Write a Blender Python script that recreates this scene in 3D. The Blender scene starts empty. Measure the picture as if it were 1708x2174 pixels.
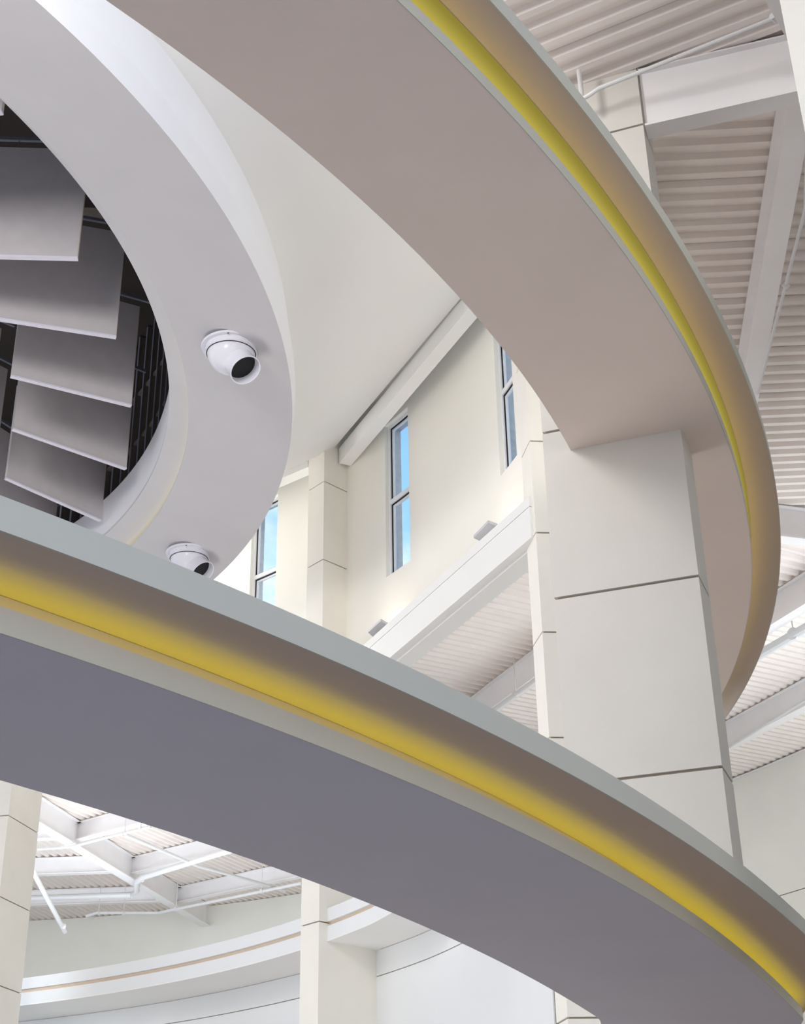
import bpy, bmesh, math
import numpy as np
from mathutils import Vector, Matrix

# ------------------------------------------------------------------ camera
scene = bpy.context.scene
FPX = 3050.0
cam_up = np.array([-100.0, 5790.0, -FPX]); cam_up /= np.linalg.norm(cam_up)
_f = np.array([0, 0, -1.0]); cam_fw = _f - cam_up * _f.dot(cam_up); cam_fw /= np.linalg.norm(cam_fw)
ROT = np.array([np.cross(cam_fw, cam_up), cam_fw, cam_up])      # world axes (x right, y ahead, z up) in camera axes
cd = bpy.data.cameras.new('camera'); cam = bpy.data.objects.new('camera', cd)
scene.collection.objects.link(cam)
cd.sensor_fit = 'HORIZONTAL'; cd.sensor_width = 36.0; cd.lens = 36.0 * FPX / 1708.0
cd.clip_start = 0.1; cd.clip_end = 500
cam.matrix_world = Matrix([list(map(float, r)) + [0.0] for r in ROT] + [[0, 0, 0, 1]])
scene.camera = cam

# ------------------------------------------------------------------ world
SKY_STRENGTH = 1.4
EXPOSURE = 0.0
w = bpy.data.worlds.new('sky'); scene.world = w; w.use_nodes = True
nt = w.node_tree; N = nt.nodes; L = nt.links
for n in list(N): N.remove(n)
out = N.new('ShaderNodeOutputWorld'); bg = N.new('ShaderNodeBackground'); L.new(bg.outputs[0], out.inputs[0])
tc = N.new('ShaderNodeTexCoord'); sx = N.new('ShaderNodeSeparateXYZ'); L.new(tc.outputs['Generated'], sx.inputs[0])
grad = N.new('ShaderNodeValToRGB'); L.new(sx.outputs['Z'], grad.inputs[0])
cr = grad.color_ramp; cr.elements[0].position = 0.0; cr.elements[0].color = (0.62, 0.70, 0.80, 1)
cr.elements[1].position = 1.0; cr.elements[1].color = (0.10, 0.28, 0.72, 1)
e = cr.elements.new(0.45); e.color = (0.30, 0.58, 0.98, 1)
nz = N.new('ShaderNodeTexNoise'); nz.inputs['Scale'].default_value = 5.0; nz.inputs['Detail'].default_value = 7; nz.inputs['Roughness'].default_value = 0.55
mp = N.new('ShaderNodeMapping'); mp.inputs['Location'].default_value = (0.25, 0.0, 0.1); mp.inputs['Scale'].default_value = (1, 1, 1.8)
L.new(tc.outputs['Generated'], mp.inputs[0]); L.new(mp.outputs[0], nz.inputs[0])
cl = N.new('ShaderNodeValToRGB'); ml = N.new('ShaderNodeMath'); ml.operation = 'MULTIPLY_ADD'; ml.inputs[1].default_value = -0.8; ml.inputs[2].default_value = 0.375; L.new(sx.outputs['Z'], ml.inputs[0])
ad = N.new('ShaderNodeMath'); ad.operation = 'ADD'; ad.use_clamp = True; L.new(nz.outputs['Fac'], ad.inputs[0]); L.new(ml.outputs[0], ad.inputs[1]); L.new(ad.outputs[0], cl.inputs[0])
cl.color_ramp.elements[0].position = 0.42; cl.color_ramp.elements[1].position = 0.60
mx = N.new('ShaderNodeMix'); mx.data_type = 'RGBA'; L.new(cl.outputs[0], mx.inputs[0]); L.new(grad.outputs[0], mx.inputs[6]); mx.inputs[7].default_value = (0.98, 0.98, 1.0, 1)
L.new(mx.outputs[2], bg.inputs[0]); bg.inputs[1].default_value = SKY_STRENGTH

# ------------------------------------------------------------------ large unseen fill lights added to brighten the interior, and exposure
def area(name, loc, target, size, power, col):
    d = bpy.data.lights.new(name, 'AREA'); d.shape = 'DISK'; d.size = size; d.energy = power; d.color = col
    o = bpy.data.objects.new(name, d); scene.collection.objects.link(o); o.location = loc
    o.rotation_euler = (Vector(target) - Vector(loc)).to_track_quat('-Z', 'Y').to_euler(); return o
area('atrium_fill', (-8, 20, -1.2), (-6.5, 21, 12), 9, 760, (1.0, 0.97, 0.96))
area('left_bay_fill', (-15, 32, 7.0), (-6, 48, 10.5), 5, 420, (0.86, 0.93, 1.0))
area('left_bay_up_fill', (-7.5, 40, 6.2), (-7.5, 42, 12), 9, 520, (0.86, 0.93, 1.0))
area('right_bay_fill', (10, 23, 4.0), (8, 31, 11), 8, 900, (0.86, 0.93, 1.0))
area('rear_fill', (9, -14, 3.0), (0, 14, 5), 9, 850, (1.0, 0.94, 0.86))
area('drum_fill', (-8.6, 33.2, 13.3), (1.5, 23.5, 14.2), 2.5, 760, (1.0, 0.97, 0.93))
area('drum_fill_near', (-6.5, 5.5, 11.2), (-5, 27, 14.2), 3.5, 930, (1.0, 0.975, 0.94))
vs = scene.view_settings
vs.view_transform = 'Standard'; vs.look = 'None'; vs.gamma = 1.0; vs.exposure = EXPOSURE; vs.use_curve_mapping = False
scene.cycles.max_bounces = 10; scene.cycles.diffuse_bounces = 7

# ------------------------------------------------------------------ materials
def lin(c): return tuple((v / 255 / 12.92) if v / 255 <= 0.04045 else (((v / 255 + 0.055) / 1.055) ** 2.4) for v in c)
def mat(name, rgb, rough=0.7, vary=0.03, scale=3.0, bump=0.0, metal=0.0):
    m = bpy.data.materials.new(name); m.use_nodes = True; t = m.node_tree; p = t.nodes['Principled BSDF']
    c = lin(rgb)
    tcn = t.nodes.new('ShaderNodeTexCoord'); n = t.nodes.new('ShaderNodeTexNoise'); n.inputs['Scale'].default_value = scale; n.inputs['Detail'].default_value = 5
    t.links.new(tcn.outputs['Object'], n.inputs['Vector'])
    r = t.nodes.new('ShaderNodeValToRGB'); r.color_ramp.elements[0].position = 0.3; r.color_ramp.elements[1].position = 0.7
    r.color_ramp.elements[0].color = tuple(max(0, v * (1 - vary)) for v in c) + (1,)
    r.color_ramp.elements[1].color = tuple(min(1, v * (1 + vary)) for v in c) + (1,)
    t.links.new(n.outputs['Fac'], r.inputs[0]); t.links.new(r.outputs[0], p.inputs['Base Color'])
    p.inputs['Roughness'].default_value = rough; p.inputs['Metallic'].default_value = metal
    p.inputs['Specular IOR Level'].default_value = 0.25
    if bump:
        n2 = t.nodes.new('ShaderNodeTexNoise'); n2.inputs['Scale'].default_value = 60; t.links.new(tcn.outputs['Object'], n2.inputs['Vector'])
        b = t.nodes.new('ShaderNodeBump'); b.inputs['Strength'].default_value = bump; b.inputs['Distance'].default_value = 0.01
        t.links.new(n2.outputs['Fac'], b.inputs['Height']); t.links.new(b.outputs[0], p.inputs['Normal'])
    return m
def emis(name, rgb, s):
    m = bpy.data.materials.new(name); m.use_nodes = True; t = m.node_tree
    for n in list(t.nodes): t.nodes.remove(n)
    o = t.nodes.new('ShaderNodeOutputMaterial'); e_ = t.nodes.new('ShaderNodeEmission'); e_.inputs[0].default_value = tuple(rgb) + (1,); e_.inputs[1].default_value = s
    t.links.new(e_.outputs[0], o.inputs[0]); return m
def wall_glow_mat(name, rgb, z0, z1):
    # cove glow painted as emission on the recess wall, dimmer towards the top
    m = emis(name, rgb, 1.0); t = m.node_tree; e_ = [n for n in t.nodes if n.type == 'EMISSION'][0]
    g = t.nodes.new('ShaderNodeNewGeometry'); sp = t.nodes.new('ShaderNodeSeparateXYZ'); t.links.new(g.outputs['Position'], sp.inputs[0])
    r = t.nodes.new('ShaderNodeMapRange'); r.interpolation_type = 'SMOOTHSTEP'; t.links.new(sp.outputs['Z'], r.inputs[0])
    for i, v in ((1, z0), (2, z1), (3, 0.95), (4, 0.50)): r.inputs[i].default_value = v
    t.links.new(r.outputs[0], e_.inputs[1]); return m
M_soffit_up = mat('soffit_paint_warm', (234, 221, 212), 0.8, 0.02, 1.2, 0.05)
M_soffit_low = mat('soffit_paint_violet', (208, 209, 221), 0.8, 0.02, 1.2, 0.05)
M_fascia = mat('fascia_paint', (198, 198, 190), 0.75, 0.015, 1.5, 0.03)
M_recess = mat('recess_paint', (202, 188, 177), 0.75, 0.015, 1.5, 0.03)
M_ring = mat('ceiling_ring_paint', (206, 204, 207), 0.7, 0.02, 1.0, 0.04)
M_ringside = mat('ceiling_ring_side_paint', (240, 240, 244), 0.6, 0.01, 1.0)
M_white = mat('white_paint', (238, 238, 236), 0.6, 0.012, 1.0)
M_ceil = mat('drum_ceiling_paint', (240, 239, 238), 0.6, 0.01, 0.6)
M_cream = mat('cream_wall_paint', (246, 244, 236), 0.8, 0.012, 0.8, 0.03)
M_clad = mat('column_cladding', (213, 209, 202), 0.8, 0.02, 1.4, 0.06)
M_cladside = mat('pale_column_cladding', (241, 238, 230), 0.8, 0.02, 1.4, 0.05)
M_joint = mat('joint_shadow_gap', (158, 150, 138), 0.9)
M_deck = mat('painted_steel_deck', (236, 228, 222), 0.45, 0.03, 2.0)
M_steel = mat('painted_steel', (238, 236, 236), 0.45, 0.02, 2.0)
M_pipe = mat('white_enamel_pipe', (214, 214, 214), 0.35, 0.01, 2.0)
M_enamel = mat('glossy_white_enamel', (222, 222, 231), 0.18, 0.01, 2.0)
M_dark = mat('nozzle_throat', (38, 38, 42), 0.6)
M_baffle = mat('acoustic_baffle_face', (205, 200, 202), 0.85, 0.03, 4.0, 0.05)
M_baffle_edge = mat('baffle_edge_trim', (226, 224, 236), 0.6)
M_baffle_end = mat('baffle_end_board', (200, 188, 178), 0.8)
M_galv = mat('galvanised_steel', (126, 130, 142), 0.5, 0.08, 6.0, 0, 0.3)
M_stud = mat('dull_steel_stud', (112, 106, 100), 0.7, 0.08, 6.0)
M_studflange = mat('stud_flange', (120, 122, 134), 0.6)
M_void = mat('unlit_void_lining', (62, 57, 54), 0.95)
M_frame = mat('window_frame_white', (240, 242, 245), 0.35, 0.01)
M_gasket = mat('black_gasket', (34, 36, 42), 0.6)
M_stucco = mat('grey_stucco', (196, 198, 200), 0.95, 0.10, 9.0, 0.5)
M_farwall = mat('far_wall_plaster', (235, 234, 226), 0.9, 0.025, 0.8, 0.05)
M_pale = mat('pale_grey_wall', (232, 235, 237), 0.8, 0.015, 0.7, 0.02)
M_tan = mat('tan_reveal', (214, 196, 176), 0.8)
M_floor = mat('atrium_floor', (176, 163, 152), 0.5, 0.06, 0.7)
M_roof = mat('roof_membrane', (205, 205, 205), 0.9)
M_fixture = mat('uplight_housing', (204, 204, 209), 0.5)
M_cove = emis('yellow_cove_light', (1.0, 0.88, 0.02), 2.9)
M_cove_up = emis('yellow_cove_light_upper', (1.0, 0.72, 0.16), 3.0)
M_wall_glow = wall_glow_mat('yellow_wall_glow', (0.56, 0.46, 0.08), 7.03, 7.21)
M_cove_soft = emis('soft_yellow_cove_light', (1.0, 0.86, 0.25), 1.6)
M_lampface = emis('warm_lamp_face', (1.0, 0.80, 0.66), 5.0)
def glass():
    m = bpy.data.materials.new('window_glass'); m.use_nodes = True; t = m.node_tree
    for n in list(t.nodes): t.nodes.remove(n)
    o = t.nodes.new('ShaderNodeOutputMaterial'); a = t.nodes.new('ShaderNodeBsdfTransparent'); a.inputs[0].default_value = (0.93, 0.97, 0.98, 1)
    g = t.nodes.new('ShaderNodeBsdfGlossy'); g.inputs['Roughness'].default_value = 0.02; x = t.nodes.new('ShaderNodeMixShader'); x.inputs[0].default_value = 0.06
    t.links.new(a.outputs[0], x.inputs[1]); t.links.new(g.outputs[0], x.inputs[2]); t.links.new(x.outputs[0], o.inputs[0]); return m
M_glass = glass()

# ------------------------------------------------------------------ helpers
COL = scene.collection
def mesh(name, V, F, m, parent=None, smooth=False):
    me = bpy.data.meshes.new(name); me.from_pydata([tuple(map(float, v)) for v in V], [], F); me.update()
    bm = bmesh.new(); bm.from_mesh(me); bmesh.ops.recalc_face_normals(bm, faces=bm.faces); bm.to_mesh(me); bm.free()
    if smooth:
        for p in me.polygons: p.use_smooth = True
        me.set_sharp_from_angle(angle=math.radians(32))
    me.materials.append(m); o = bpy.data.objects.new(name, me); COL.objects.link(o)
    if parent is not None: put(o, parent)
    return o
def put(o, parent):
    o.parent = parent; o.matrix_parent_inverse = Matrix.Translation(-Vector(parent.location))
def thing(name, loc, label, cat, group=None):
    o = bpy.data.objects.new(name, None); COL.objects.link(o); o.location = loc; o.empty_display_size = 0.2
    o['label'] = label; o['category'] = cat
    if group: o['group'] = group
    return o
def tag(o, label, cat, group=None):
    o['label'] = label; o['category'] = cat
    if group: o['group'] = group
    return o
def struct(name, loc=(0, 0, 0)):
    o = bpy.data.objects.new(name, None); COL.objects.link(o); o.location = loc; o['kind'] = 'structure'; o.empty_display_size = 0.2
    return o
def smesh(*a, **k):
    o = mesh(*a, **k); o['kind'] = 'structure'; return o
def prism(poly, z0, z1):
    n = len(poly); V = [(x, y, z0) for x, y in poly] + [(x, y, z1) for x, y in poly]
    F = [list(range(n))[::-1], list(range(n, 2 * n))] + [[i, (i + 1) % n, n + (i + 1) % n, n + i] for i in range(n)]
    return V, F
def join(*vf):
    V = []; F = []
    for v, f in vf:
        k = len(V); V += list(v); F += [[i + k for i in q] for q in f]
    return V, F
def box_along(p0, p1, w_, z0, z1, off=0.0):
    """plan box from p0 to p1, width w_ centred at offset off to the right of travel"""
    a = np.array(p0[:2], float); b = np.array(p1[:2], float); d = b - a; d /= np.linalg.norm(d); n = np.array([d[1], -d[0]])
    q = [a + n * (off - w_ / 2), b + n * (off - w_ / 2), b + n * (off + w_ / 2), a + n * (off + w_ / 2)]
    return prism([tuple(v) for v in q], z0, z1)
def tube(pts, r, seg=10):
    P = [np.array(p, float) for p in pts]; V = []; F = []
    for i, p in enumerate(P):
        t = (P[min(i + 1, len(P) - 1)] - P[max(i - 1, 0)]); t /= np.linalg.norm(t)
        u = np.cross(t, (0, 0, 1)); u = u / np.linalg.norm(u) if np.linalg.norm(u) > 1e-4 else np.array([1.0, 0, 0]); v = np.cross(t, u)
        V += [p + r * (math.cos(2 * math.pi * k / seg) * u + math.sin(2 * math.pi * k / seg) * v) for k in range(seg)]
    for i in range(len(P) - 1):
        F += [[i * seg + k, i * seg + (k + 1) % seg, (i + 1) * seg + (k + 1) % seg, (i + 1) * seg + k] for k in range(seg)]
    F += [list(range(seg))[::-1], [len(V) - seg + k for k in range(seg)]]
    return V, F
def rod3(p0, p1, r, seg=8): return tube([p0, p1], r, seg)
OC = np.array([-15.6, 18.6])            # common centre of the rings
def az(a): a = math.radians(a); return np.array([math.sin(a), math.cos(a)])
def pol(f, r, c=OC): return c + r * az(f)
def sweep(prof, f0, f1, n, c=OC, closed=True):
    """prof: list of (r or r(phi), z or z(phi)); closed section swept about c"""
    V = []; F = []; k = len(prof)
    for i in range(n + 1):
        f = f0 + (f1 - f0) * i / n
        for r, z in prof:
            rr = r(f) if callable(r) else r; zz = z(f) if callable(z) else z
            p = pol(f, rr, c); V.append((p[0], p[1], zz))
    for i in range(n):
        for j in range(k if closed else k - 1):
            a = i * k + j; b = i * k + (j + 1) % k; F.append([a, b, b + k, a + k])
    if closed: F += [list(range(k)), [n * k + j for j in range(k)][::-1]]
    return V, F
def rect(r0, r1, z0, z1):
    return [(r0, z0), (r1, z0), (r1, z1), (r0, z1)]
def rf(coef, lo, hi, add=0.0):
    return lambda f: float(np.polyval(coef, (min(max(f, lo), hi) - 90) / 50)) + add
def add(fn, d): return lambda f: fn(f) + d

# ------------------------------------------------------------------ floor and distant ground
fl = smesh('floor', *prism([(-60, -50), (60, -50), (60, 70), (-60, 70)], -1.9, -1.6), M_floor)

# ------------------------------------------------------------------ the two curved walkways
def walkway(name, label, E, zs, f0, f1, n, strip_mat):
    z0, zl, zu, zt = zs
    p = pol((f0 + f1) / 2, 19.0); t = thing(name, (p[0], p[1], z0), label, 'walkway')
    S = lambda nm, pr, m: mesh(nm, *sweep(pr, f0, f1, n), m, t, smooth=True)
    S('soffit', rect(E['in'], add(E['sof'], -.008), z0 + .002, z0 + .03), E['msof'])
    S('lip', rect(add(E['sof'], -.008), E['lip'], z0, zl), M_fascia)
    S('recess_wall', [(E['wallfoot'], z0 + .03), (E['wall'], zu), (add(E['wall'], -.05), zu), (add(E['wallfoot'], -.05), z0 + .03)], M_recess)
    S('recess_soffit', rect(add(E['wall'], -.05), add(E['up'], -.012), zu + .002, zu + .03), M_recess)
    S('fascia', rect(add(E['up'], -.012), E['up'], zu, zt), M_fascia)
    S('inner_fascia', rect(E['in'], add(E['in'], .04), z0 + .03, zt), M_fascia)
    S('walking_surface', rect(add(E['in'], .04), add(E['up'], -.04), zt - .04, zt), M_recess)
    if 'lens' in E: S('wall_glow', E['lens'](zl), M_wall_glow)['label'] = 'yellow glow sheet added over the recess wall'
    st = S('light_strip', E['strip'](z0, zl), strip_mat)
    st['label'] = 'hidden yellow light strip glowing in the recess'
    return t
A = dict(msof=M_soffit_up, sof=rf([-0.0738, -0.0473, 19.9345], 60, 128), lip=rf([-0.0738, -0.0473, 19.9345], 60, 128),
         wall=rf([-0.3698, 20.1192 - .03], 84, 135), up=rf([0.3877, -0.6361, 20.4016], 80, 127), s0=.0, s1=.05)
A['lens'] = lambda zl: [(add(A['sof'], -.048), zl + .03), (add(A['sof'], .027), zl + .205), (add(A['sof'], .013), zl + .205), (add(A['sof'], -.062), zl + .03)]  # sheet added over the recess wall; its emission stands in for cove glow
A['in'] = rf([-0.8115, 1.099, 18.1555], 104, 132)
A['wall'] = add(A['sof'], .02); A['wallfoot'] = add(A['sof'], -.10)
A['strip'] = lambda z0, zl: rect(add(A['sof'], -.085), add(A['sof'], -.025), zl - .06, zl - .05)
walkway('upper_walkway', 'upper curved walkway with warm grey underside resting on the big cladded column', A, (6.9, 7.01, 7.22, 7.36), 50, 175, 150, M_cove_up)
B = dict(msof=M_soffit_low, sof=rf([-3.6425, 8.7436, -6.3332, 20.7463], 99, 134), lip=rf([-3.6425, 8.7436, -6.3332, 20.7463], 99, 134),
         up=rf([-4.4794, 10.4164, -7.6922, 21.5633], 106, 135), s0=.03, s1=.09)
B['in'] = rf([-3.1976, 7.6662, -5.0279, 18.585], 101, 131)
B['wall'] = lambda f: B['sof'](f) - .15
B['wallfoot'] = B['wall']
B['strip'] = lambda z0, zl: rect(add(B['wall'], .03), add(B['wall'], .09), z0 + .035, z0 + .045)
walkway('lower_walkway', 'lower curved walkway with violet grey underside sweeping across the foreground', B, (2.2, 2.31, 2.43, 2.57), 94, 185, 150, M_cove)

# ------------------------------------------------------------------ dropped ceiling ring around the oculus
cr_ = thing('ceiling_ring', (*pol(90, 13), 12.2), 'white dropped ceiling ring around the dark round opening, carrying the two air nozzles', 'ceiling ring')
def CS(nm, pr, m, f0=-20, f1=200, n=200): return mesh(nm, *sweep(pr, f0, f1, n), m, cr_, smooth=True)
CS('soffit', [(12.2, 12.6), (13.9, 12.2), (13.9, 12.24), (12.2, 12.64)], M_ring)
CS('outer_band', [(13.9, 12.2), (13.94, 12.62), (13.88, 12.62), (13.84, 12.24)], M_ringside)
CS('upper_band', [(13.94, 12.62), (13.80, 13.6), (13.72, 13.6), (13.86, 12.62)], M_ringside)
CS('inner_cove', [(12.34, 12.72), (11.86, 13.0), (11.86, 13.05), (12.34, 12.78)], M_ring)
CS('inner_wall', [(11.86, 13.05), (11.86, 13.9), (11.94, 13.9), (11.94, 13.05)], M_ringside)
s_ = CS('light_strip', [(12.25, 12.655), (12.31, 12.655), (12.31, 12.665), (12.25, 12.665)], M_cove_soft, 40, 100, 60)

# void above the opening: lining and lid
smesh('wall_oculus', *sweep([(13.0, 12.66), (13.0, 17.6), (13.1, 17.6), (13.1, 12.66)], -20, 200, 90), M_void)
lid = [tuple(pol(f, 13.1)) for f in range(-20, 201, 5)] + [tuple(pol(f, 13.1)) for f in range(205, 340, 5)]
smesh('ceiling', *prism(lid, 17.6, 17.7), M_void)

# metal studs behind the baffles
sw = thing('stud_wall', (*pol(85, 12.2), 13.0), 'dark metal stud framing curving round behind the hanging baffles', 'wall framing')
def stud(f, z0=13.92, z1=17.55):
    c = pol(f, 12.15); t = az(f + 90); r = az(f)
    q = [c - r * .09 - t * .02, c + r * .09 - t * .02, c + r * .09 + t * .02, c - r * .09 + t * .02]
    s = mesh('stud', *prism([tuple(v) for v in q], z0, z1), M_stud, sw)
    q = [c - r * .105 - t * .03, c - r * .09 - t * .03, c - r * .09 + t * .03, c - r * .105 + t * .03]
    fl_ = mesh('stud_flange', *prism([tuple(v) for v in q], z0, z1), M_studflange, s)
for i in range(44): stud(35 + i * 2.0)
for z in (14.9, 16.1):
    mesh('bridging_channel', *sweep(rect(12.1, 12.2, z, z + .06), 30, 125, 90), M_stud, sw)
mesh('floor_track', *sweep(rect(12.04, 12.26, 13.9, 13.93), 30, 125, 90), M_studflange, sw)
def beam3(p0, p1, w_, h_, m, name, parent=None):
    p0 = Vector(p0); p1 = Vector(p1); d = (p1 - p0).normalized(); s = d.cross(Vector((0, 0, 1))).normalized(); u = s.cross(d)
    V = []
    for p in (p0, p1):
        for a, b in ((-1, -1), (1, -1), (1, 1), (-1, 1)): V.append(p + s * a * w_ / 2 + u * b * h_ / 2)
    F = [[0, 1, 2, 3], [7, 6, 5, 4], [0, 4, 5, 1], [1, 5, 6, 2], [2, 6, 7, 3], [3, 7, 4, 0]]
    return mesh(name, V, F, m, parent)
for f, z in ((84, 14.6), (72, 15.2), (62, 14.3), (54, 14.2)):
    a = pol(f, 12.3); b = pol(f - 5, 12.75); beam3((a[0], a[1], z), (b[0], b[1], z - 1.1), .05, .14, M_galv, 'brace', sw)
dp = mesh('board', *sweep(rect(12.6, 12.63, 14.0, 15.4), 74, 82, 8), M_baffle, sw)
dp['label'] = 'pale board seen between the studs'

# beams crossing the void
for i, (a, b, z, lab) in enumerate((((-13, 15.5), (-2.9, 15.9), 16.6, 'dark steel beam crossing the void at the top left behind the baffles'),
                                    ((-13, 19.5), (-2.7, 20.6), 16.9, 'dark steel beam crossing the void above the second baffle'))):
    t = thing('void_beam', (*a, z), lab, 'beam')
    mesh('web', *box_along(a, b, .03, z, z + .5), M_stud, t); mesh('flange', *box_along(a, b, .3, z - .03, z), M_stud, t)

# ------------------------------------------------------------------ hanging baffles
def baffle(pr, head, length, z0, z1, label, th=.06, rail=True):
    d = az(head); a = np.array(pr) - d * length; b = np.array(pr)
    t = thing('acoustic_baffle', (b[0], b[1], z0), label, 'baffle', 'hanging baffles in the round opening')
    mesh('panel', *box_along(a, b - d * .012, th, z0 + .03, z1), M_baffle, t)
    e_ = mesh('bottom_edge', *box_along(a, b, th + .02, z0, z0 + .03), M_baffle_edge, t)
    mesh('edge_groove', *box_along(a, b, th + .006, z0 + .03, z0 + .036), M_galv, e_)
    mesh('end_board', *box_along(b - d * .012, b, th, z0 + .03, z1), M_baffle_end, t)
    if rail:
        mesh('hanging_rail', *box_along(a, b + d * .25, .05, z1 + .16, z1 + .22), M_galv, t)
    for k in (.15, .5, .85):
        q = a + (b - a) * k; mesh('hanger_wire', *rod3((q[0], q[1], z1), (q[0], q[1], z1 + .16), .006, 6), M_stud, t)
    return t
Z0, Z1 = 13.3, 15.4
s133 = 13.3 / 14
bf = [((-4.99, 17.95), 86.1, 2.2, 'large baffle at upper left, with its lower right corner free'),
      ((-4.79, 20.09), 72.6, 2.2, 'second large baffle down, whose top edge meets the ring'),
      ((-4.92, 22.27), 61.6, 2.09, 'third baffle down, with a free lower left corner below the widest one'),
      ((-5.43, 24.59), 49.5, 2.30, 'fourth baffle down, with pale lower edge above the drywall curve'),
      ((-6.35, 26.77), 38.9, 2.30, 'fifth baffle down, lowest one whose corner overlaps the drywall')]
for p, h, l, lab in bf: baffle(np.array(p) * s133, h, l, Z0, Z1, lab)
baffle((-5.081, 13.991), 98, 2.2, Z0, Z1, 'baffle at the upper left edge, only its right end showing')
baffle((-7.35, 26.9), 28, 2.2, Z0, Z1, 'darkest baffle, lowest at left just above the lower walkway')
baffle((-7.08, 19.95), 61.6, 2.1, Z0, Z1, 'inner baffle at the left edge, beside the third one')
baffle((-7.32, 21.75), 49.5, 2.1, Z0, Z1, 'inner baffle at the left edge, beside the fourth one')
baffle((-7.55, 23.1), 38.9, 2.1, Z0, Z1, 'inner baffle at the left edge, beside the fifth one')

# ------------------------------------------------------------------ air nozzles under the ceiling ring
def nozzle(c, tz, dcam, label):
    c = np.array(c, float); t = thing('air_nozzle', tuple(c), label, 'air nozzle', 'ball air nozzles on the ceiling ring')
    def lathe(pr, seg=64): 
        V = []; F = []
        for r, z in pr:
            V += [(c[0] + r * math.cos(2 * math.pi * k / seg), c[1] + r * math.sin(2 * math.pi * k / seg), c[2] + z) for k in range(seg)]
        for i in range(len(pr) - 1):
            F += [[i * seg + k, i * seg + (k + 1) % seg, (i + 1) * seg + (k + 1) % seg, (i + 1) * seg + k] for k in range(seg)]
        return V, F
    mesh('flange', *lathe([(.30, .0), (.455, .0), (.46, -.02), (.45, -.035), (.40, -.035), (.395, -.03), (.395, -.12), (.375, -.13), (.36, -.10)]), M_enamel, t, True)
    pr = [(.365 * math.cos(a), -.10 - .345 * math.sin(a)) for a in [math.radians(x) for x in range(0, 91, 6)]]
    mesh('ball', *lathe(pr), M_enamel, t, True)
    mesh('seam', *lathe([(.371, -.128), (.376, -.132), (.371, -.140), (.366, -.132), (.371, -.128)]), M_dark, t)
    for k in (20, 140, 260):
        a = math.radians(k + 10); p = c + np.array([.43 * math.cos(a), .43 * math.sin(a), -.035]); mesh('screw', *rod3(p, p - np.array([0, 0, .012]), .014), M_galv, t)
    d = ROT @ np.array(dcam, float); d /= np.linalg.norm(d); o = c + np.array([0, 0, -.10])
    u = np.cross(d, (0, 0, 1)); u /= np.linalg.norm(u); v = np.cross(d, u); seg = 64
    V = []; F = []
    for r, s in [(.225, .20), (.240, .50), (.247, .512), (.242, .522), (.226, .512), (.220, .37), (.19, .35)]:
        V += [o + d * s + r * (math.cos(2 * math.pi * k / seg) * u + math.sin(2 * math.pi * k / seg) * v) for k in range(seg)]
    for i in range(6): F += [[i * seg + k, i * seg + (k + 1) % seg, (i + 1) * seg + (k + 1) % seg, (i + 1) * seg + k] for k in range(seg)]
    mesh('spout', V, F, M_enamel, t, True)
    V = [o + d * .372 + .222 * (math.cos(2 * math.pi * k / seg) * u + math.sin(2 * math.pi * k / seg) * v) for k in range(seg)]
    V += [v_ - d * .02 for v_ in V]
    mesh('throat', V, [list(range(seg)), list(range(seg, 2 * seg))] + [[k, (k + 1) % seg, seg + (k + 1) % seg, seg + k] for k in range(seg)], M_dark, t)
    return t
nozzle((-2.545, 18.07, 12.39), 0, (.49, -.58, .65), 'white ball air nozzle fully in view on the ceiling ring, spout aimed down right')
nozzle((-4.16, 25.1, 12.39), 0, (.60, -.52, .61), 'white ball air nozzle half hidden behind the lower walkway edge')

# ------------------------------------------------------------------ drum: ceiling, trims, wall with windows
P3 = (-1.5, 27.1); P2 = (1.93, 20.02); P1 = (1.45, 12.3); P0 = (-3.9, 4.6); PL = (-8.4, 32.3); PM = (-18, 33.5); PZ = (-14, 1.2)
poly_drum = [PM, PL, P3, P2, P1, P0, PZ]
def hit(f):
    d = az(f); best = None
    for a, b in zip(poly_drum[:-1], poly_drum[1:]):
        a = np.array(a); b = np.array(b); e_ = b - a; m = np.array([[d[0], -e_[0]], [d[1], -e_[1]]])
        s, u = np.linalg.solve(m, a - OC)
        if -1e-6 <= u <= 1 + 1e-6 and s > 0: best = s
    return best
def drumceil():
    fs = np.arange(2, 170, 1.0); ns = 14; V = []; F = []
    for f in fs:
        R_ = hit(f)
        for j in range(ns + 1):
            s = j / ns; r = 13.78 + (R_ - 13.78) * s; p = pol(f, r); V.append((p[0], p[1], 13.55 + (15.84 - 13.55) * (s ** 0.85)))
    for i in range(len(fs) - 1):
        for j in range(ns): a = i * (ns + 1) + j; F.append([a, a + 1, a + ns + 2, a + ns + 1])
    k = len(V); V += [(x, y, z + .12) for x, y, z in V]; F += [[q + k for q in f_] for f_ in F]
    return V, F
smesh('ceiling', *drumceil(), M_ceil, smooth=True)
def seg_trim(name, a, b, z0, z1, w_, m, off=0.0):
    return smesh(name, *box_along(a, b, w_, z0, z1, off), m)
nrm = lambda a, b: (np.array(b) - np.array(a)) / np.linalg.norm(np.array(b) - np.array(a))
dC = nrm((-1.19, 26.7), (1.93, 20.02))
cA = np.array([-1.19, 26.7]); 
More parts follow.
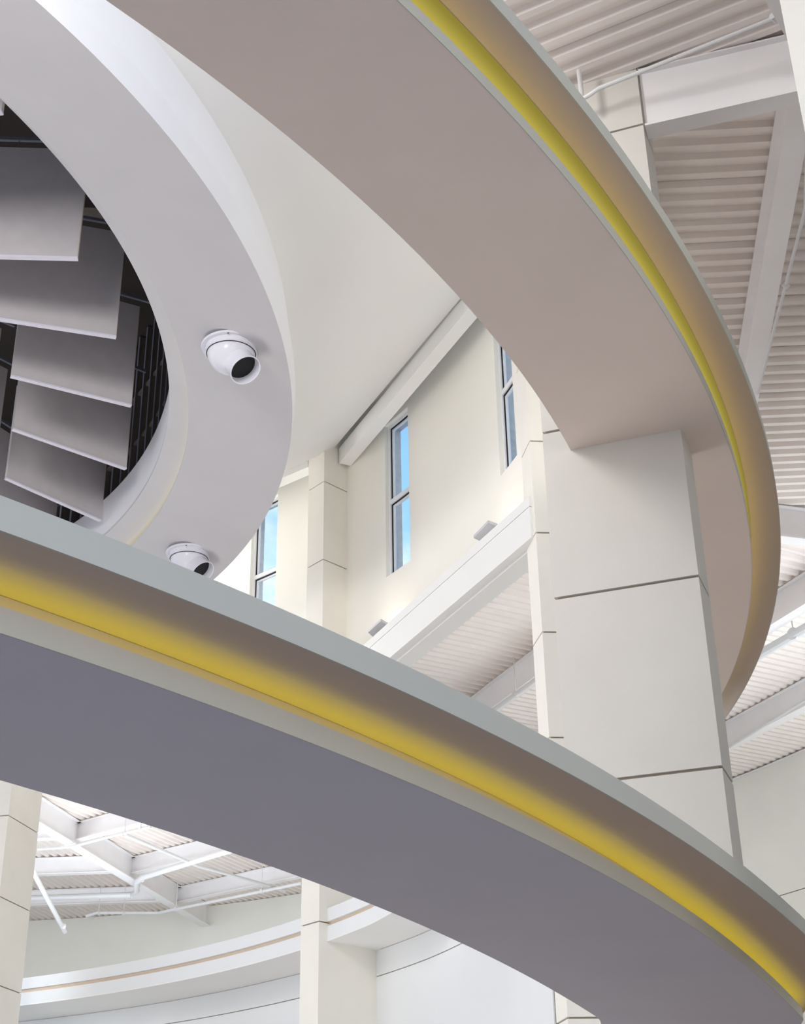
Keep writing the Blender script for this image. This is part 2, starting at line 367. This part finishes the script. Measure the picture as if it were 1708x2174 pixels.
# face of the trims lies on the chord itself (box is behind it)
def face_box(a, b, z0, z1, depth):      # visible face on a-b, body behind (away from the room centre)
    a = np.array(a, float); b = np.array(b, float); d = nrm(a, b); n = np.array([-d[1], d[0]])
    if n.dot((a + b) / 2 - OC) < 0: n = -n
    return prism([tuple(a), tuple(b), tuple(b + n * depth), tuple(a + n * depth)], z0, z1)
smesh('trim_1', *face_box(cA - dC * .4, (1.99, 19.9), 15.47, 15.85, .28), M_white)
smesh('trim_2', *face_box((-2.05, 27.25), PL, 15.5, 15.85, .28), M_white)
smesh('trim_3', *face_box((2.0, 19.9), P1, 15.47, 15.85, .28), M_white)
CW = np.array([-15.08, 16.07]); RW = 17.85; TH = .19
WIN = [(40.45, 43.22), (55.62, 58.50), (70.38, 72.85)]
ZS, ZH, ZT = 12.30, 15.84, 14.0
def wall_cells(r0, r1, f0, f1, z0, z1, holes, name, m):
    fs = sorted({f0, f1, *[x for h in holes for x in h]}); parts = []
    for a, b in zip(fs[:-1], fs[1:]):
        n = max(2, int((b - a) / 1.2)); hole = any(h[0] - 1e-6 <= a and b <= h[1] + 1e-6 for h in holes)
        if not hole: parts.append(sweep(rect(r0, r1, z0, z1), a, b, n, CW))
        else:
            parts.append(sweep(rect(r0, r1, z0, ZS), a, b, n, CW)); parts.append(sweep(rect(r0, r1, ZH, z1), a, b, n, CW))
    return smesh(name, *join(*parts), m)
wall_cells(RW, RW + TH, 24, 100, 10.75, 16.66, WIN, 'wall_clerestory', M_cream)
smesh('ceiling', *sweep(rect(15.2, RW + .1, 16.66, 16.72), 24, 100, 60, CW), M_cream)
WO = [(a - .35, b + .05) for a, b in WIN]
wall_cells(RW + TH, RW + TH + .22, 24, 100, 11.7, 17.2, [(a, b) for a, b in WIN], 'wall_clerestory_outer', M_stucco)
for i, (a, b) in enumerate(WIN):
    p = pol((a + b) / 2, RW, CW); wn = struct('window_%d' % (i + 1), (p[0], p[1], ZS))
    r0, r1 = RW + .08, RW + .15; dw = .22                     # frame band width in degrees (about 7 cm)
    W = lambda nm, pr, m, f0, f1: mesh(nm, *sweep(pr, f0, f1, 3, CW), m, wn)
    W('jamb', rect(r0, r1, ZS, ZH), M_frame, a, a + dw); W('jamb', rect(r0, r1, ZS, ZH), M_frame, b - dw, b)
    W('head', rect(r0, r1, ZH - .07, ZH), M_frame, a + dw, b - dw); W('sill', rect(r0, r1, ZS, ZS + .07), M_frame, a + dw, b - dw)
    W('transom', rect(r0, r1, ZT - .05, ZT + .05), M_frame, a + dw, b - dw)
    for z0, z1 in ((ZS + .07, ZT - .05), (ZT + .05, ZH - .07)):
        g = .06; rg = RW + .11
        W('gasket', rect(rg, rg + .05, z0, z1), M_gasket, a + dw, a + dw + g); W('gasket', rect(rg, rg + .05, z0, z1), M_gasket, b - dw - g, b - dw)
        W('gasket', rect(rg, rg + .05, z1 - .025, z1), M_gasket, a + dw + g, b - dw - g); W('gasket', rect(rg, rg + .05, z0, z0 + .025), M_gasket, a + dw + g, b - dw - g)
        W('sash', rect(rg + .02, rg + .06, z0, z1), M_frame, a + dw + g, a + dw + g + .14); W('sash', rect(rg + .02, rg + .06, z0, z1), M_frame, b - dw - g - .14, b - dw - g)
        W('sash', rect(rg + .02, rg + .06, z1 - .07, z1 - .025), M_frame, a + dw + g + .14, b - dw - g - .14)
        W('pane', rect(rg + .03, rg + .042, z0 + .0, z1), M_glass, a + dw + g, b - dw - g)
# base beam of the drum: cover boards with a thin joint, flange below
smesh('trim_4', *face_box(cA - dC * .1, (1.99, 19.9), 10.0, 10.54, .25), M_white)
smesh('trim_5', *face_box(cA - dC * .1, (1.99, 19.9), 10.552, 10.72, .27), M_white)
smesh('trim_6', *face_box(cA + dC * .0 + np.array([.02, .01]), (1.99, 19.93), 10.3, 10.65, .20), M_galv)
smesh('trim_7', *face_box(cA - dC * .1 + np.array([.16, .07]), (2.15, 19.97), 9.97, 10.0, .34), M_white)
smesh('trim_8', *prism([tuple(cA + np.array([.27, .13])), (2.26, 20.03), (2.4, 20.1), (.4, 25.6), (-.6, 27.4)], 10.46, 10.5), M_cream)
# wall-wash uplights on the ledge
def uplight(q, label, z=10.95):
    q = [np.array(p) for p in q]; c = sum(q) / 4
    t = thing('wall_uplight', (c[0], c[1], z), label, 'light', 'uplights at the foot of the window wall')
    mesh('housing', *prism([tuple(p) for p in q], z, z + .05), M_fixture, t)
    qi = [c + (p - c) * .7 for p in q]
    mesh('lamp', *prism([tuple(p) for p in qi], z + .052, z + .06), M_lampface, t)
    r = q[1] + (q[1] - q[0]) * .55 + (q[1] - q[2]) * .1
    mesh('bracket', *prism([tuple(q[1]), tuple(q[2]), tuple(q[2] + (q[1] - q[0]) * .5), tuple(r)], z - .02, z + .03), M_white, t)
    d = bpy.data.lights.new('uplight_lamp', 'AREA'); d.shape = 'RECTANGLE'; d.size = .3; d.size_y = .2; d.energy = 3.6; d.color = (1.0, .82, .70)
    l = bpy.data.objects.new('uplight_lamp', d); COL.objects.link(l); l.location = (c[0], c[1], z + .07)
    l.rotation_euler = Vector((.25, .12, 1)).to_track_quat('-Z', 'Y').to_euler(); put(l, t)
    return t
uplight([(1.423, 21.23), (1.586, 21.37), (1.342, 21.94), (1.198, 21.78)], 'slanted grey wall uplight nearer the second column, right of the tall window')
uplight([(-.450, 25.25), (-.256, 25.54), (-.588, 26.1), (-.709, 25.79)], 'slanted grey wall uplight just above the lower walkway edge')
# ------------------------------------------------------------------ columns
def column(corner, du, lu, dv, lv, zj, zb, zt, label, m=M_clad, name='cladded_column'):
    c = np.array(corner, float); u = az(du); v = az(dv)
    t = thing(name, (c[0], c[1], zb), label, 'column')
    def quad(g): return [tuple(c + u * g + v * g), tuple(c + u * (lu - g) + v * g), tuple(c + u * (lu - g) + v * (lv - g)), tuple(c + u * g + v * (lv - g))]
    mesh('core', *prism(quad(.03), zb, zt), M_joint, t)
    zz = [zb] + list(zj) + [zt]; h = .013
    for i, (a, b) in enumerate(zip(zz[:-1], zz[1:])):
        mesh('cladding_panel', *prism(quad(0), a + (h if i else 0), b - (h if i < len(zz) - 2 else 0)), m, t)
    return t
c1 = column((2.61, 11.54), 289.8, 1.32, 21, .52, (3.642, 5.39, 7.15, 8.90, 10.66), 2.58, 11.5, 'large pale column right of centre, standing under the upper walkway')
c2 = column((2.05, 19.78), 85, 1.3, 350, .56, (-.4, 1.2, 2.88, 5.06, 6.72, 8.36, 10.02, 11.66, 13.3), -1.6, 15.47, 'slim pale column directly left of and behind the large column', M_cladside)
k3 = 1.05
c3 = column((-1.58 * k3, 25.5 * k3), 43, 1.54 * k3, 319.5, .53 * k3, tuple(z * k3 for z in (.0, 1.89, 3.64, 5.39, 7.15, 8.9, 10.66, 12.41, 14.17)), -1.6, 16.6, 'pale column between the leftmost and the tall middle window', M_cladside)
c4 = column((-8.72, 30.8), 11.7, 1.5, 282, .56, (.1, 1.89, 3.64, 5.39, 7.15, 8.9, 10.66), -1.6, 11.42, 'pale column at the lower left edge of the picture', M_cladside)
c5 = column((3.08, 8.27), 111, 1.0, 21, .5, (), -1.6, 11.42, 'pale column cut by the upper right edge of the picture', M_cladside)

# ------------------------------------------------------------------ steel: beams
def ibeam(a, b, label, zt=11.42, depth=.62, fw=.26, grp=None):
    t = thing('steel_beam', (a[0], a[1], zt - depth), label, 'beam', grp)
    mesh('web', *box_along(a, b, .03, zt - depth + .025, zt - .02), M_steel, t)
    mesh('flange', *box_along(a, b, fw, zt - depth, zt - depth + .025), M_steel, t)
    mesh('flange', *box_along(a, b, fw * .8, zt - .02, zt), M_steel, t)
    return t
def isect(p, hd, q, hq):
    d = az(hd); e_ = az(hq); s = np.linalg.solve(np.array([[d[0], -e_[0]], [d[1], -e_[1]]]), np.array(q) - np.array(p)); return np.array(p) + d * s[0]
B1 = ((2.65, 11.60), 107.2); B2 = ((3.35, 20.88), 74.0); B3 = ((-1.3, 30.0), 42.0); BM = ((-11.13, 32.4), 12.0)
ibeam(np.array(B1[0]), np.array(B1[0]) + az(B1[1]) * 8, 'deep painted beam running right from the top of the large column', depth=.82, fw=.22)
ibeam(np.array(B2[0]), np.array(B2[0]) + az(B2[1]) * 10, 'painted beam at the right edge beside the widest part of the upper walkway', depth=.62)
ibeam(np.array(BM[0]), np.array(BM[0]) + az(BM[1]) * 19.2, 'long white radial beam in the lower left bay that the shorter beams frame into', depth=.72, fw=.34)
nB = az(96.3)
for o_, lab in ((3.0, 'painted beam running down the right edge across the ribbed deck'), (6.5, 'painted beam farther right above the ribbed deck')):
    p = nB * o_; a = isect(p, 6.3, *B1); b = isect(p, 6.3, *B2); ibeam(a + az(6.3) * .05, b - az(6.3) * .05, lab)
nC = az(66.4)
for o_, lab in ((13.75, 'white beam between the second column and the lower walkway'), (16.72, 'white beam upper of two at right below the upper walkway'), (20.15, 'wide white beam lower of two at right behind the large column'), (23.6, 'white beam nearest the far right wall')):
    p = nC * o_; a = isect(p, 156.4, *B3); b = isect(p, 156.4, *B2); ibeam(a + az(156.4) * .05, b - az(156.4) * .05, lab)
nD = az(37.3)
for o_, lab in ((26.45, 'nearest white cross beam right of the long lower left beam'), (30.15, 'middle white cross beam right of the long lower left beam'), (33.85, 'farthest white cross beam right of the long lower left beam')):
    p = nD * o_; a = isect(p, 127.3, *BM); b = isect(p, 127.3, *B3); ibeam(a + az(127.3) * .02, b - az(127.3) * .05, lab, depth=.52)
nE = az(4.0)
for o_, lab in ((39.4, 'nearest white cross beam left of the long lower left beam'), (43.4, 'middle white cross beam left of the long lower left beam'), (47.5, 'farthest white cross beam left of the long lower left beam')):
    p = nE * o_; b = isect(p, 94, *BM); ibeam(b - az(94) * 9, b - az(94) * .02, lab, depth=.52)
ibeam(np.array((3.70, 9.95)) - az(33) * 5, isect((3.70, 9.95), 33, *B1), 'painted beam crossing the top right corner of the ribbed deck')

# ------------------------------------------------------------------ steel: ribbed deck sheets
ZD = 11.44
def deck(poly, head, name='ceiling'):
    root = struct(name, (poly[0][0], poly[0][1], ZD))
    d = az(head); n = np.array([d[1], -d[0]]); P = np.array(poly)
    t0, t1 = (P @ d).min(), (P @ d).max(); s0, s1 = (P @ n).min(), (P @ n).max()
    pitch = .2445; nr = 5; wid = pitch * nr
    ctr = P.mean(0)
    for k in range(int(math.ceil((s1 - s0) / wid))):
        b = s0 + k * wid; prof = [(b + .010, .0)]
        prof = []
        for j in range(nr):
            o_ = b + j * pitch
            prof += [(o_ + .0, .075), (o_ + .095, .075), (o_ + .125, 0), (o_ + .205, 0), (o_ + .235, .075)]
        prof[0] = (b + .008, .075); prof.append((b + wid - .002, .075))
        bm = bmesh.new(); lo = []; hi = []
        for s, z in prof:
            p = n * s + d * t0; q = n * s + d * t1
            lo.append(bm.verts.new((p[0], p[1], ZD + z))); hi.append(bm.verts.new((q[0], q[1], ZD + z)))
        for j in range(len(prof) - 1): bm.faces.new((lo[j], lo[j + 1], hi[j + 1], hi[j]))
        for a, b_ in zip(poly, poly[1:] + poly[:1]):
            a = np.array(a, float); b_ = np.array(b_, float); e_ = b_ - a; nn = np.array([e_[1], -e_[0]])
            if nn.dot(ctr - a) > 0: nn = -nn
            if not bm.faces: break
            bmesh.ops.bisect_plane(bm, geom=bm.verts[:] + bm.edges[:] + bm.faces[:], plane_co=(a[0], a[1], 0), plane_no=(nn[0], nn[1], 0), clear_outer=True)
        if bm.faces:
            me = bpy.data.meshes.new('deck_sheet'); bm.to_mesh(me); me.materials.append(M_deck)
            o = bpy.data.objects.new('deck_sheet', me); COL.objects.link(o); put(o, root)
        bm.free()
    smesh('roof', *prism([tuple(p) for p in poly], ZD + .078, ZD + .25), M_roof)
    return root
b1o = np.array(B1[0]) + az(B1[1]) * 9; b2o = np.array(B2[0]) + az(B2[1]) * 11; b3o = np.array(B3[0]) + az(B3[1]) * 16; bmo = np.array(BM[0]) + az(BM[1]) * 23
T = lambda p: (float(p[0]), float(p[1]))
deck([(1.3, 12.03), (2.65, 11.60), T(b1o), (9.5, 2.0), (-3.6, 4.4)], 118.4)
deck([(2.65, 11.60), T(b1o), T(b2o), (3.35, 20.9)], 93)
deck([(3.35, 20.86), T(b2o), (18, 33), T(b3o), (-1.3, 30.0)], 60.5)
deck([(-1.3, 30.0), T(b3o), T(bmo), (-11.13, 32.4)], 24)
deck([(-11.13, 32.4), T(bmo), (-20, 57), (-24, 34)], 10)

# ------------------------------------------------------------------ far walls, far balcony
FW = [(-30, 34.6), (3, 34.6), (10, 34.2), (21, 33.2), (33, 32.0), (45, 31.0), (58, 30.3), (75, 30.2), (135, 30.2)]
def fwr(f):
    for (a, ra), (b, rb) in zip(FW[:-1], FW[1:]):
        if f <= b: return ra + (rb - ra) * (f - a) / (b - a)
    return FW[-1][1]
fw = struct('wall_far', (*pol(40, 31), -1.6))
def wseg(z0, z1): mesh('wall_panel', *sweep(rect(fwr, add(fwr, .3), z0, z1), -20, 130, 150), M_farwall, fw, True)
wseg(-1.6, 4.9); wseg(4.925, 8.08); wseg(8.105, 11.43)
mesh('joint_backing', *sweep(rect(add(fwr, .05), add(fwr, .33), -1.6, 11.4), -20, 130, 150), M_joint, fw)
for z, in ((11.40,),):
    tag(mesh('edge_conduit', *sweep(rect(add(fwr, -.05), add(fwr, -.01), 11.36, 11.40), 47, 75, 40), M_steel, None), 'thin conduit along the top of the far right wall under the ribbed deck', 'conduit')

ftop = lambda f: 16.75
gr = rf([0.9888, 1.8851, 17.1237], 22, 65); 
fb = lambda f: gr(f) + .02
sofin = rf([1.2149, 1.6357, 18.1528], 20, 64)
bal = thing('far_balcony', (*pol(45, 16.5), 5.35), 'curved white far balcony edge with a thin tan groove, behind the columns', 'balcony')
SB = lambda nm, pr, m: mesh(nm, *sweep(pr, -10, 70, 130), m, bal, smooth=True)
SB('upper_fascia', rect(fb, add(fb, .3), 5.68, 5.92), M_pale)
SB('groove', rect(add(fb, .06), add(fb, .3), 5.60, 5.68), M_tan)
SB('lower_fascia', rect(fb, add(fb, .3), 5.35, 5.60), M_pale)
SB('soffit', rect(fb, add(sofin, -.01), 5.325, 5.35), M_white)
SB('slab', rect(add(fb, .3), 23.0, 5.70, 5.90), M_pale)
lw = struct('wall_lower', (*pol(45, 17.9), -1.6))
for z0, z1 in ((-1.6, 2.1), (2.12, 4.84), (4.86, 5.32)):
    mesh('wall_panel', *sweep(rect(sofin, add(sofin, .2), z0, z1), -10, 84, 120), M_pale, lw, True)
    mesh('wall_panel', *sweep(rect(18.45, 18.65, z0, z1), 86, 93, 8), M_pale, lw, True)
mesh('joint_backing', *sweep(rect(add(sofin, .02), add(sofin, .22), -1.6, 5.3), -10, 84, 120), M_joint, lw)

# ------------------------------------------------------------------ pipes and conduits
def pipe(pts, r, label, cat='pipe', clamps=(), drops=(), zt=11.44, group=None):
    t = thing('ceiling_pipe', tuple(pts[0]), label, cat, group)
    mesh('pipe_run', *tube(pts, r), M_pipe, t, True)
    for p in drops: mesh('hanger_rod', *rod3((p[0], p[1], p[2]), (p[0], p[1], zt), .012), M_pipe, t)
    for p in list(clamps) + list(drops): mesh('clamp', *tube([(p[0] - .03, p[1] - .03, p[2]), (p[0] + .03, p[1] + .03, p[2])], r * 1.15 + .012), M_pipe, t)
    return t
pipe([(1.75, 11.70, 10.98), (2.07, 11.42, 10.98), (2.15, 11.36, 11.0), (2.53, 11.15, 11.0), (3.79, 10.44, 11.0), (4.5, 10.03, 11.0)], .024, 'thin white pipe bracketed across the top of the large column', clamps=[(3.80, 10.43, 11.0)])
pipe([(1.98, 11.50, 11.40), (1.99, 11.50, 10.9)], .026, 'short vertical white pipe dropping beside the top of the large column')
pipe([(4.52, 12.2, 10.80), (4.73, 13.15, 10.8), (5.01, 17.11, 10.8)], .022, 'thin conduit running along the beam at the right edge', 'conduit', clamps=[(4.83, 14.6, 10.8)])
pipe([(-10.0, 36.0, 10.0), (-10.31, 39.74, 9.75), (-10.45, 44.4, 9.2)], .07, 'straight white pipe slanting down in the lower left bay', clamps=[(-10.40, 43.9, 9.26)])
pipe([(-11.87, 45.6, 10.5), (-8.71, 45.38, 10.5), (-8.45, 44.9, 10.5), (-8.27, 43.86, 10.55), (-8.0, 43.5, 10.6), (-5.33, 40.84, 10.6), (-4.02, 39.74, 10.6)], .09, 'thickest white sprinkler main bending under the long lower left beam', clamps=[(-8.71, 45.38, 10.5), (-8.1, 43.7, 10.6)])
pipe([(-10.53, 48.52, 10.5), (-10.6, 47.9, 10.42), (-10.27, 47.82, 10.5), (-8.28, 47.98, 10.5), (-3.28, 44.22, 10.5)], .05, 'lowest thin white pipe with a hooked end near the far wall', drops=[(-10.2, 47.83, 10.5), (-9.4, 47.9, 10.5), (-7.6, 47.45, 10.5), (-4.6, 45.2, 10.5)])
pipe([(-10.42, 40.11, 10.6), (-9.45, 39.92, 10.6), (-7.92, 38.73, 10.6), (-6.9, 37.99, 10.6)], .04, 'highest thin white pipe in the lower left bay', drops=[(-7.7, 38.57, 10.6), (-7.2, 38.2, 10.6)])
pipe([(-7.73, 38.79, 10.62), (-6.22, 42.38, 10.62), (-5.9, 42.8, 10.62), (-3.91, 45.67, 10.62)], .05, 'diagonal white branch pipe crossing the lower left cross beams', clamps=[(-7.73, 38.79, 10.62), (-4.3, 45.1, 10.62)])
pipe([(7.2, 33.2, 10.7), (7.52, 32.25, 10.65), (8.55, 29.22, 10.65), (9.5, 26.4, 10.65)], .035, 'white pipe parallel to the wide beam at lower right')
pipe([(6.5, 27.5, 10.6), (7.01, 26.37, 10.6), (7.57, 25.15, 10.6), (8.3, 23.6, 10.6)], .10, 'thick white pipe just under the upper beam at right', drops=[(7.42, 25.4, 10.6)])
pipe([(1.6, 30.0, 10.6), (1.91, 29.27, 10.6), (2.69, 27.49, 10.6), (3.4, 25.9, 10.6)], .045, 'white pipe in the small deck triangle left of the slim column', drops=[(2.3, 28.4, 10.6)])
